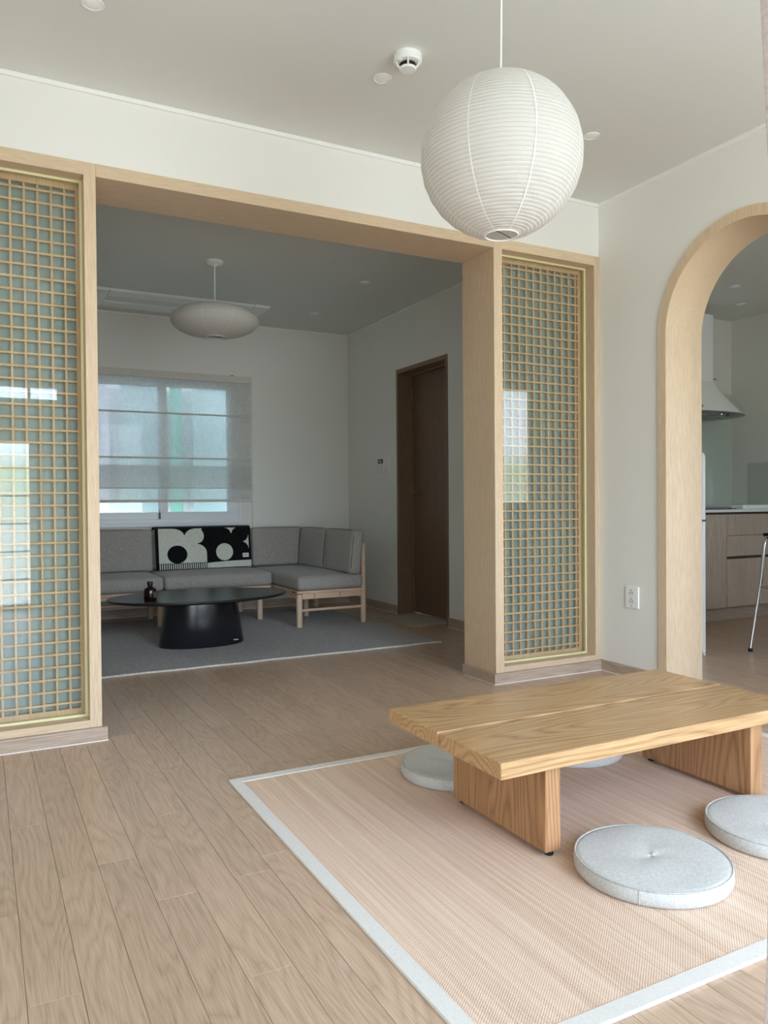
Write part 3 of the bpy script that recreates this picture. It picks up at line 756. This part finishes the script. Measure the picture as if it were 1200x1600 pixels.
# ------------------------------------------------------------------ oval black coffee table and bottle
ct = thing('coffee_table', (1.32, 5.19, .009), 'oval black stained wooden coffee table with a tapered drum base', 'table')
tp = [(.0001, .325), (.93, .325), (.985, .331), (1.0, .340), (1.0, .344), (.992, .348), (.0001, .348)]
obj('tabletop', lathe(bmesh.new(), tp, 1.315, 5.19, 0, 96, .60, .385), 'ash_top', ct, True, 30)
bsp = [(.285, .0095), (.288, .014), (.24, .325)]
obj('drum_base', lathe(bmesh.new(), bsp, 1.335, 5.235, 0, 72, 1, .62, caps=True), 'ash', ct, True, 40)
obj('maker_plate', box(1.515, 1.545, 5.092, 5.097, .038, .046), 'cap', ct)
bt = thing('bottle', (.956, 5.03, .348), 'small dark amber bottle standing on the black coffee table', 'bottle')
bp_ = [(.0001, 0), (.036, 0), (.039, .004), (.039, .066), (.035, .078), (.018, .088), (.014, .092), (.014, .097)]
obj('body', lathe(bmesh.new(), bp_, .956, 5.03, .348, 40), 'glass_bottle', bt, True, 50)
obj('cap', lathe(bmesh.new(), [(.0165, 0), (.0175, .002), (.0175, .024), (.016, .027), (.0001, .027)], .956, 5.03, .444, 28), 'black', bt, True, 40)
lb = bmesh.new(); ang = [math.radians(-68+i*6) for i in range(11)]
rows = [[lb.verts.new((.956+.0396*math.cos(a), 5.03+.0396*math.sin(a), .348+z)) for a in ang] for z in (.022, .060)]
for i in range(10): lb.faces.new((rows[0][i], rows[0][i+1], rows[1][i+1], rows[1][i]))
obj('paper_label', lb, 'label', bt)

# ------------------------------------------------------------------ paper lanterns
def lantern(name, c, R, s, hole_t, hole_b, ribs, seams, label, cord_top, ceil, rot=0, amp=.0022, group=None, can_r=.05, rod=False):
    t = thing(name, (c[0], c[1], c[2]-R*s), label, 'pendant lamp', group)
    b = bmesh.new(); seg = 96; per = 4; n = ribs*per; rows = []
    rb_ = bmesh.new()
    a0 = -PI/2+math.asin(hole_b/R); a1 = PI/2-math.asin(hole_t/R)
    rnd = random.Random(3)
    ph = [rnd.uniform(-.35, .35) for _ in range(ribs+2)]
    for j in range(n+1):
        f_ = j/n; row = []
        for i in range(seg):
            th = 2*PI*i/seg
            q = j/per; al = a0+(a1-a0)*(q-.12*math.sin(th*2+1)*math.sin(f_*PI))/ribs
            fq = (q-math.floor(q)); fq = min(fq, 1-fq); sag = -amp*math.exp(-(fq/.16)**2)
            sag += -.0016*abs(math.sin(seams*(th-rot)/2))*math.sin(f_*PI)*-1+.0008*math.sin(th*9+j*.35)
            r = R+sag
            row.append(b.verts.new((c[0]+r*math.cos(al)*math.cos(th), c[1]+r*math.cos(al)*math.sin(th), c[2]+r*s*math.sin(al))))
        rows.append(row)
    for j in range(1, ribs):
        pts = []
        for i in range(seg):
            th = 2*PI*i/seg; off = .12*math.sin(th*2+1)*math.sin(j/ribs*PI)
            al = a0+(a1-a0)*(j-off)/ribs; r = R-amp+.0006+.0016*abs(math.sin(seams*(th-rot)/2))*math.sin(j/ribs*PI)+.0008*math.sin(th*9+j*per*.35)
            pts.append((c[0]+r*math.cos(al)*math.cos(th), c[1]+r*math.cos(al)*math.sin(th), c[2]+r*s*math.sin(al)))
        tube(rb_, pts, .0007, 3, True)
    for a, d in zip(rows, rows[1:]):
        for i in range(seg): b.faces.new((a[i], a[(i+1) % seg], d[(i+1) % seg], d[i]))
    stuff(obj('bamboo_ribs', rb_, 'seam' if rod else 'rib', t))
    obj('paper_shade', b, 'paper', t, True, 80)
    for k_ in range(seams):
        th = rot+2*PI*k_/seams; sb = bmesh.new(); L, Rr = [], []
        w = .0016
        for j in range(61):
            al = a0+(a1-a0)*j/60; r = R+.0012
            p = Vector((math.cos(al)*math.cos(th)*r, math.cos(al)*math.sin(th)*r, r*s*math.sin(al)))+Vector(c); tv = Vector((-math.sin(th), math.cos(th), 0))*w
            L.append(sb.verts.new(p-tv)); Rr.append(sb.verts.new(p+tv))
        for j in range(60): sb.faces.new((L[j], Rr[j], Rr[j+1], L[j+1]))
        obj('seam', sb, 'seam', t)
    zb_ = c[2]+R*s*math.sin(a0); zt = c[2]+R*s*math.sin(a1)
    for nm, z, rr in (('bottom_ring', zb_, hole_b), ('top_ring', zt, hole_t)):
        obj(nm, tube(bmesh.new(), [(c[0]+rr*math.cos(2*PI*i/40), c[1]+rr*math.sin(2*PI*i/40), z) for i in range(40)], .0026, 6, True), 'seam', t, True)
    d = Vector((math.cos(.35), math.sin(.35), 0))*hole_b
    obj('wire_stay', tube(bmesh.new(), [Vector((c[0], c[1], zb_+.004))-d, Vector((c[0], c[1], zb_+.007)), Vector((c[0], c[1], zb_+.004))+d], .0012, 6), 'wire', t)
    d = d.normalized()*hole_t
    obj('wire_stay', tube(bmesh.new(), [Vector((c[0], c[1], zt))-d, Vector((c[0], c[1], zt+.002)), Vector((c[0], c[1], zt))+d], .0012, 6), 'wire', t)
    obj('cord', tube(bmesh.new(), [(c[0]+(.012 if not rod else 0), c[1], ceil-.012), (c[0]+(.004 if not rod else 0), c[1], (ceil+zt)/2), (c[0], c[1], zt-.05)], .0028 if not rod else .004, 8), 'seam', t, True)
    obj('socket', lathe(bmesh.new(), [(.018, 0), (.022, .01), (.022, .05), (.008, .065)], c[0], c[1], zt-.11, 20, caps=True), 'white_plastic', t, True)
    obj('ceiling_canopy', lathe(bmesh.new(), [(.012, -.036), (.016, -.028), (can_r*.86, -.022), (can_r, -.016), (can_r, 0)], c[0], c[1], ceil, 32, caps=True), 'white_plastic', t, True)
lantern('paper_lantern', (1.374, 1.865, 1.970), .2343, .9855, .04, .0485, 54, 8, 'large round white paper lantern hanging over the low table', 0, ZC, rot=math.radians(-103), amp=.0020)
lantern('paper_lantern', (1.42, 5.133, 2.184), .289, .377, .05, .062, 26, 9, 'flattened oval paper lantern hanging in the far room', 0, ZF, rot=math.radians(-82), amp=.003, can_r=.055, rod=True)

# ------------------------------------------------------------------ ceiling fittings
def make_downlight(loc, label, group):
    t = thing('downlight', loc, label, 'downlight', group)
    obj('trim_ring', lathe(bmesh.new(), [(.0375, 0), (.0375, -.0025), (.034, -.005), (.031, -.0045), (.030, -.001)], *loc, seg=40), 'white_plastic', t, True)
    obj('reflector', lathe(bmesh.new(), [(.030, -.0015), (.024, -.0045), (.014, -.0065), (.0001, -.007)], *loc, seg=40), 'white_gloss', t, True)
    return t
gd = 'unlit recessed downlights in the ceilings'
d0 = make_downlight((1.432, 2.723, ZC-.0005), 'recessed downlight beside the smoke detector', gd)
dup(d0, (2.511, 2.717, ZC-.0005), 'recessed downlight just right of the big round lantern')
dup(d0, (.359, 2.755, ZC-.0005), 'recessed downlight cut off by the top edge of the frame')
dup(d0, (2.544, 5.136, ZF-.0005), 'nearer of two small downlights in the far room ceiling')
dup(d0, (2.568, 6.152, ZF-.0005), 'farther small downlight near the far room corner')
dup(d0, (5.036, 3.93, ZK-.0005), 'upper of two kitchen downlights seen through the arch')
dup(d0, (5.543, 4.265, ZK-.0005), 'lower of two kitchen downlights seen through the arch')
sd = thing('smoke_detector', (1.447, 2.544, ZC), 'round white smoke detector on the ceiling beside the lantern', 'smoke detector')
q = (1.447, 2.544, ZC)
obj('base', lathe(bmesh.new(), [(.052, 0), (.052, -.012), (.0535, -.014), (.0535, -.024), (.049, -.030), (.036, -.032)], *q, seg=48, caps=True), 'white_plastic', sd, True)
obj('sensor_core', lathe(bmesh.new(), [(.030, -.030), (.030, -.050)], *q, seg=40, caps=True), 'black', sd, True)
obj('cap', lathe(bmesh.new(), [(.032, -.047), (.033, -.050), (.029, -.055), (.012, -.057), (.0001, -.0565)], *q, seg=40), 'white_plastic', sd, True)
for i in range(5):
    a = math.radians(-118+72*i); d = Vector((math.cos(a), math.sin(a), 0)); c0 = Vector(q)
    obj('cage_rib', tube(bmesh.new(), [c0+d*.044+Vector((0, 0, -.029)), c0+d*.040+Vector((0, 0, -.044)), c0+d*.031+Vector((0, 0, -.050))], .0034, 8), 'white_plastic', sd, True)
a = math.radians(-165)
obj('test_lamp', lathe(bmesh.new(), [(.010, 0), (.009, -.004), (.0001, -.005)], q[0]+.040*math.cos(a), q[1]+.040*math.sin(a), ZC-.030, 16), 'white_matte', sd, True)
# cassette air conditioner in the far ceiling
ac_ = thing('air_conditioner', (1.455, 6.35, ZF), 'white ceiling cassette air conditioner in the far room', 'air conditioner')
AX0, AX1, AY0, AY1 = .763, 2.147, 6.093, 6.60
ZF -= .001
obj('end_cover', box(2.020, AX1, AY0, AY1, ZF-.022, ZF, .004), 'white_plastic', ac_)
obj('end_cover', box(AX0, .890, AY0, AY1, ZF-.022, ZF, .004), 'white_plastic', ac_)
obj('front_grille', box(.8925, 2.0175, AY0, AY0+.16, ZF-.022, ZF, .004), 'white_plastic', ac_)
obj('air_vane', box(.8925, 2.0175, AY0+.170, AY0+.34, ZF-.012, ZF, .003), 'white_matte', ac_)
obj('rear_panel', box(.8925, 2.0175, AY0+.350, AY1, ZF-.022, ZF, .004), 'white_plastic', ac_)
obj('badge', box(.80, .86, AY0+.05, AY0+.058, ZF-.0228, ZF-.0215), 'grey_plastic', ac_)

ZF += .001
# ------------------------------------------------------------------ wall devices
ol = thing('wall_outlet', (XR, 3.083, .378), 'white double power outlet low on the wall beside the arch', 'power outlet')
OY0, OY1, OZ0, OZ1 = 3.036, 3.130, .378, .497
obj('plate', box(XR-.009, XR, OY0, OY1, OZ0, OZ1, .003), 'white_plastic', ol)
for zc_ in (.460, .415):
    b = bmesh.new(); seg = 28; yc = 3.087
    def rr(rad, dx): return [b.verts.new((XR-.009+dx, yc+rad*math.cos(2*PI*i/seg), zc_+rad*math.sin(2*PI*i/seg))) for i in range(seg)]
    R0, R1, R2 = rr(.0215, -.0004), rr(.0200, -.0016), rr(.0185, -.0003)
    for A, B in ((R0, R1), (R1, R2)):
        for i in range(seg): b.faces.new((A[i], A[(i+1) % seg], B[(i+1) % seg], B[i]))
    b.faces.new(R2); so = obj('socket_well', b, 'white_matte', ol, True, 30)
    for yy, zz in ((yc+.0, zc_+.0145), (yc-.009, zc_), (yc+.009, zc_)):
        obj('pin_hole', tube(bmesh.new(), [(XR-.0100, yy, zz), (XR-.0092, yy, zz)], .0030, 8), 'black', so)
obj('print_mark', box(XR-.0093, XR-.0088, 3.078, 3.094, .388, .3905), 'grey_plastic', ol)
th_ = thing('intercom_panel', (XF, 6.115, 1.222), 'white wall controller with a small dark screen beside the brown door', 'wall panel')
obj('housing', box(XF-.022, XF, 6.055, 6.180, 1.222, 1.352, .003), 'white_plastic', th_)
obj('screen', box(XF-.0232, XF-.0218, 6.075, 6.170, 1.305, 1.345), 'black', th_)
obj('display', box(XF-.0238, XF-.0230, 6.095, 6.155, 1.311, 1.337), 'grey_plastic', th_)
obj('button_panel', box(XF-.0245, XF-.0218, 6.075, 6.170, 1.228, 1.290, .001), 'white_matte', th_)
obj('centre_button', box(XF-.027, XF-.0240, 6.105, 6.138, 1.240, 1.274, .001), 'white_plastic', th_)
sw = thing('light_switch', (XF, 6.0, 1.222), 'white four-gang light switch between the controller and the door', 'light switch')
obj('plate', box(XF-.007, XF, 5.965, 6.035, 1.222, 1.355, .002), 'white_plastic', sw)
for i in range(4):
    obj('rocker', box(XF-.0115, XF-.0068, 5.978, 6.022, 1.236+i*.0245, 1.258+i*.0245, .0015), 'white_gloss', sw)

# ------------------------------------------------------------------ kitchen
KF = 4.15
kb = thing('base_cabinet', (5.5, 4.4, 0), 'grey oak base cabinet run under the white counter in the kitchen', 'cabinet')
obj('carcass', box(3.975, 5.99, KF+.02, YK-.003, .10, .835), 'kitchen_kick', kb)
obj('toe_kick', box(3.975, 5.99, KF+.045, KF+.06, .002, .10), 'kitchen_kick', kb)
obj('gap_shade_strip', box(3.975, 5.99, KF+.012, KF+.02, .845, .862), 'dark_gap', kb)  # dark colour stands in for shade in the open gap under the worktop
def front(nm, x0, x1, z0, z1): return obj(nm, box(x0, x1, KF, KF+.019, z0, z1, .0012), 'kitchen_wood', kb)
front('door', 4.62, 5.220, .112, .845); front('door', 3.98, 4.616, .112, .845)
front('drawer', 5.224, 5.99, .678, .845); front('drawer', 5.224, 5.99, .512, .674); front('drawer', 5.224, 5.99, .112, .490)
obj('grip_channel', box(5.224, 5.99, KF+.010, KF+.02, .490, .512), 'dark_gap', kb)
kc = tag(obj('worktop', box(3.975, 5.995, KF-.02, YK-.003, .862, .884, .003), 'counter'), 'thin white worktop over the grey oak kitchen cabinets', 'worktop')
cb_ = thing('gas_cooktop', (5.75, 4.4, .884), 'white built-in gas cooktop with a round knob on the kitchen worktop', 'cooktop')
obj('body', box(5.45, 5.985, 4.18, 4.62, .884, .918, .008), 'white_gloss', cb_)
kn = bmesh.new(); tube(kn, [(5.83, 4.182, .902), (5.83, 4.168, .902)], .013, 20); obj('knob', kn, 'steel', cb_, True)
obj('print_mark', box(5.50, 5.53, 4.1795, 4.1802, .902, .905), 'grey_plastic', cb_)
sk = thing('sink_basin', (5.2, 4.35, .884), 'grey steel sink rim and tray left of the white cooktop', 'sink')
obj('rim', box(4.95, 5.40, 4.20, 4.60, .884, .892, .003), 'steel', sk)
obj('tray', box(4.98, 5.37, 4.22, 4.52, .892, .905, .005), 'grey_plastic', sk)
fc = thing('tap', (5.0, 4.64, .884), 'small chrome kitchen tap beside the fridge edge', 'tap')
obj('stem', tube(bmesh.new(), [(5.0, 4.64, .884), (5.0, 4.64, 1.0), (5.0, 4.60, 1.03), (5.0, 4.50, 1.03), (5.0, 4.47, 1.0)], .009, 10), 'chrome', fc, True)
sp1 = tag(obj('glass_splashback', box(3.4, 5.993, YK-.008, YK-.003, .885, 1.90), 'splash'), 'green tinted glass splashback on the kitchen wall under the hood', 'splashback')
sp2 = tag(obj('glass_splashback', box(XK2-.008, XK2-.003, 3.6, 4.55, .925, 1.28), 'glass'), 'low glass splashback panel on the kitchen side wall', 'splashback')
# range hood
hd_ = thing('range_hood', (5.30, 4.5, 1.66), 'white curved range hood with a round front duct cover', 'range hood')
HX, HW = 5.305, .45
b = bmesh.new(); seg = 24
def dsec(w, d, z, n=24, pw=1.0):
    pts = [(HX-w, YK-.012)]
    for i in range(n+1):
        a = PI-PI*i/n; pts.append((HX+w*math.copysign(abs(math.cos(a))**pw, math.cos(a)), YK-.012-d*.45-(d*.55)*abs(math.sin(a))**pw))
    pts.append((HX+w, YK-.012)); return [b.verts.new((x, y, z)) for x, y in pts]
def loft(rows):
    for A, B in zip(rows, rows[1:]):
        n = len(A)
        for i in range(n): b.faces.new((A[i], A[(i+1) % n], B[(i+1) % n], B[i]))
loft([dsec(.155, .30, 1.925, pw=.6), dsec(.155, .30, 2.485, pw=.6)]); b.faces.new(b.verts[-27:])
obj('duct_cover', b, 'white_gloss', hd_, True, 40)
b = bmesh.new(); rows = []
for i in range(13):
    f_ = i/12; w = .16+(HW-.16)*(f_**1.15); d = .305+(.46-.305)*(f_**.9); z = 1.935-(1.935-1.672)*(f_**.82)
    rows.append(dsec(w, d, z, pw=.6+.25*f_))
loft(rows); b.faces.new(rows[0])
obj('canopy', b, 'white_gloss', hd_, True, 40)
b = bmesh.new(); r_ = [dsec(HW+.002, .462, 1.672, pw=.85), dsec(HW+.004, .466, 1.664, pw=.85), dsec(HW-.02, .44, 1.655, pw=.85)]; loft(r_); b.faces.new(r_[-1]); b.faces.new(r_[0])
obj('rim', b, 'steel', hd_, True, 40)
obj('filter', box(HX-.27, HX-.02, 4.33, 4.66, 1.648, 1.657, .002), 'grey_plastic', hd_)
obj('filter', box(HX+.0, HX+.26, 4.33, 4.66, 1.648, 1.657, .002), 'grey_plastic', hd_)
lp = bmesh.new(); tube(lp, [(HX+.02, 4.285, 1.656), (HX+.02, 4.285, 1.645)], .014, 16); obj('button', lp, 'chrome', hd_, True)
lp = bmesh.new(); tube(lp, [(HX+.10, 4.285, 1.656), (HX+.10, 4.285, 1.645)], .012, 16); obj('button', lp, 'black', hd_, True)
obj('badge', box(5.395, 5.43, 4.412, 4.4165, 1.955, 1.961), 'black', hd_)
sk_ = obj('energy_sticker', box(5.02, 5.10, 4.268, 4.2745, 1.695, 1.718), 'yellow', hd_)
obj('warning_sticker', box(5.42, 5.52, 4.40, 4.46, 1.6455, 1.648), 'white_matte', hd_)
obj('sticker_print', box(5.432, 5.508, 4.415, 4.447, 1.6448, 1.6455), 'black', hd_)

# fridge, standing against the arch wall with its door to the right
fg = thing('fridge', (3.69, 3.6, 0), 'white retro fridge edge showing just behind the arch', 'fridge')
def fr_prof(x0, x1, z0, z1, rtop, rbot=0.0):
    p = [(x0, z0), (x1, z0)]
    n = 8
    p += [(x1-rtop+rtop*math.sin(PI/2*(1-i/n)), z1-rtop+rtop*math.cos(PI/2*(1-i/n))) for i in range(n+1)]
    p += [(x0, z1)]; return p
def fpri(p, y0, y1):
    b = bmesh.new(); return prism(b, p, 1, y0, y1)
obj('body', fpri(fr_prof(3.40, 3.930, .035, 1.250, .035), 3.30, 3.84), 'white_gloss', fg, True, 30)
obj('door', fpri([(3.938, .84), (3.964, .84)]+[(3.964-.03+.03*math.cos(PI/2*i/8), 1.222+.03*math.sin(PI/2*i/8)) for i in range(9)]+[(3.938, 1.252)], 3.305, 3.835), 'white_gloss', fg, True, 30)
obj('door', box(3.938, 3.966, 3.305, 3.835, .018, .828, .004), 'white_gloss', fg)
obj('hinge', box(3.925, 3.970, 3.300, 3.33, .829, .839), 'steel', fg)
obj('gasket', box(3.930, 3.938, 3.31, 3.83, .04, 1.24), 'grey_plastic', fg)
obj('foot', box(3.944, 3.962, 3.302, 3.33, 0, .018, .003), 'white_plastic', fg)
obj('foot', box(3.41, 3.44, 3.32, 3.35, 0, .035), 'white_plastic', fg)
obj('foot', box(3.41, 3.44, 3.79, 3.82, 0, .035), 'white_plastic', fg)
obj('foot', box(3.90, 3.925, 3.79, 3.82, 0, .035), 'white_plastic', fg)

# chrome armchair whose front left leg shows at the right edge
ch = thing('armchair', (4.72, 3.1, 0), 'chrome tubular armchair cut off by the right edge inside the kitchen', 'chair')
def side(y, s):
    p = [(4.312, y, .018), (4.42, y, .47), (4.443, y, .66), (4.455, y, .698), (4.49, y, .713), (4.95, y, .713), (5.0, y, .70), (5.02, y, .66), (5.06, y, .45), (5.14, y, .018)]
    obj('side_frame', tube(bmesh.new(), p, .0105, 12), 'chrome', ch, True)
    obj('armrest', box(4.46, 4.95, y-.022, y+.022, .724, .745, .006), 'black', ch)
    for xx in (4.312, 5.14):
        obj('foot', lathe(bmesh.new(), [(.014, 0), (.0145, .003), (.0125, .022)], xx, y, 0, 16, caps=True), 'black', ch, True)
side(3.255, 1); side(2.72, -1)
obj('seat_rail', tube(bmesh.new(), [(4.405, 3.255, .405), (4.405, 2.72, .405)], .0085, 10), 'chrome', ch, True)
obj('seat_rail', tube(bmesh.new(), [(5.06, 3.255, .405), (5.06, 2.72, .405)], .0085, 10), 'chrome', ch, True)
obj('seat_rail', tube(bmesh.new(), [(4.405, 3.245, .405), (5.07, 3.245, .405)], .0085, 10), 'chrome', ch, True)
obj('seat', rbox(bmesh.new(), 4.45, 5.04, 2.75, 3.22, .415, .455, .018, (0, 0, .006)), 'black', ch, True)
obj('backrest', rbox(bmesh.new(), 5.02, 5.05, 2.75, 3.22, .56, .86, .014, (.004, 0, 0)), 'black', ch, True)

# ------------------------------------------------------------------ curtain edge by the camera
cu = bmesh.new(); L = []
prof_ = [(2.62, -.0005), (1.347, 0), (1.249, .0045), (1.19, .008), (1.139, .0105), (.95, .0115), (.603, .004), (.554, .002), (.02, 0)]
rows = []
for z, dx in prof_:
    row = []
    for i in range(25):
        t_ = i/24
        row.append(cu.verts.new((.5405+dx*.886+t_*.30, .3985-dx*.46-.02*math.sin(t_*PI*5)-t_*.10, z)))
    rows.append(row)
for A, B in zip(rows, rows[1:]):
    for i in range(24): cu.faces.new((A[i], A[i+1], B[i+1], B[i]))
ex = bmesh.ops.extrude_face_region(cu, geom=cu.faces[:])
for v in ex['geom']:
    if isinstance(v, bmesh.types.BMVert): v.co += Vector((.0005, -.003, 0))
tag(obj('curtain', cu, 'curtain', smooth=True, ang=60), 'blush beige curtain edge hanging along the right edge of the frame', 'curtain')
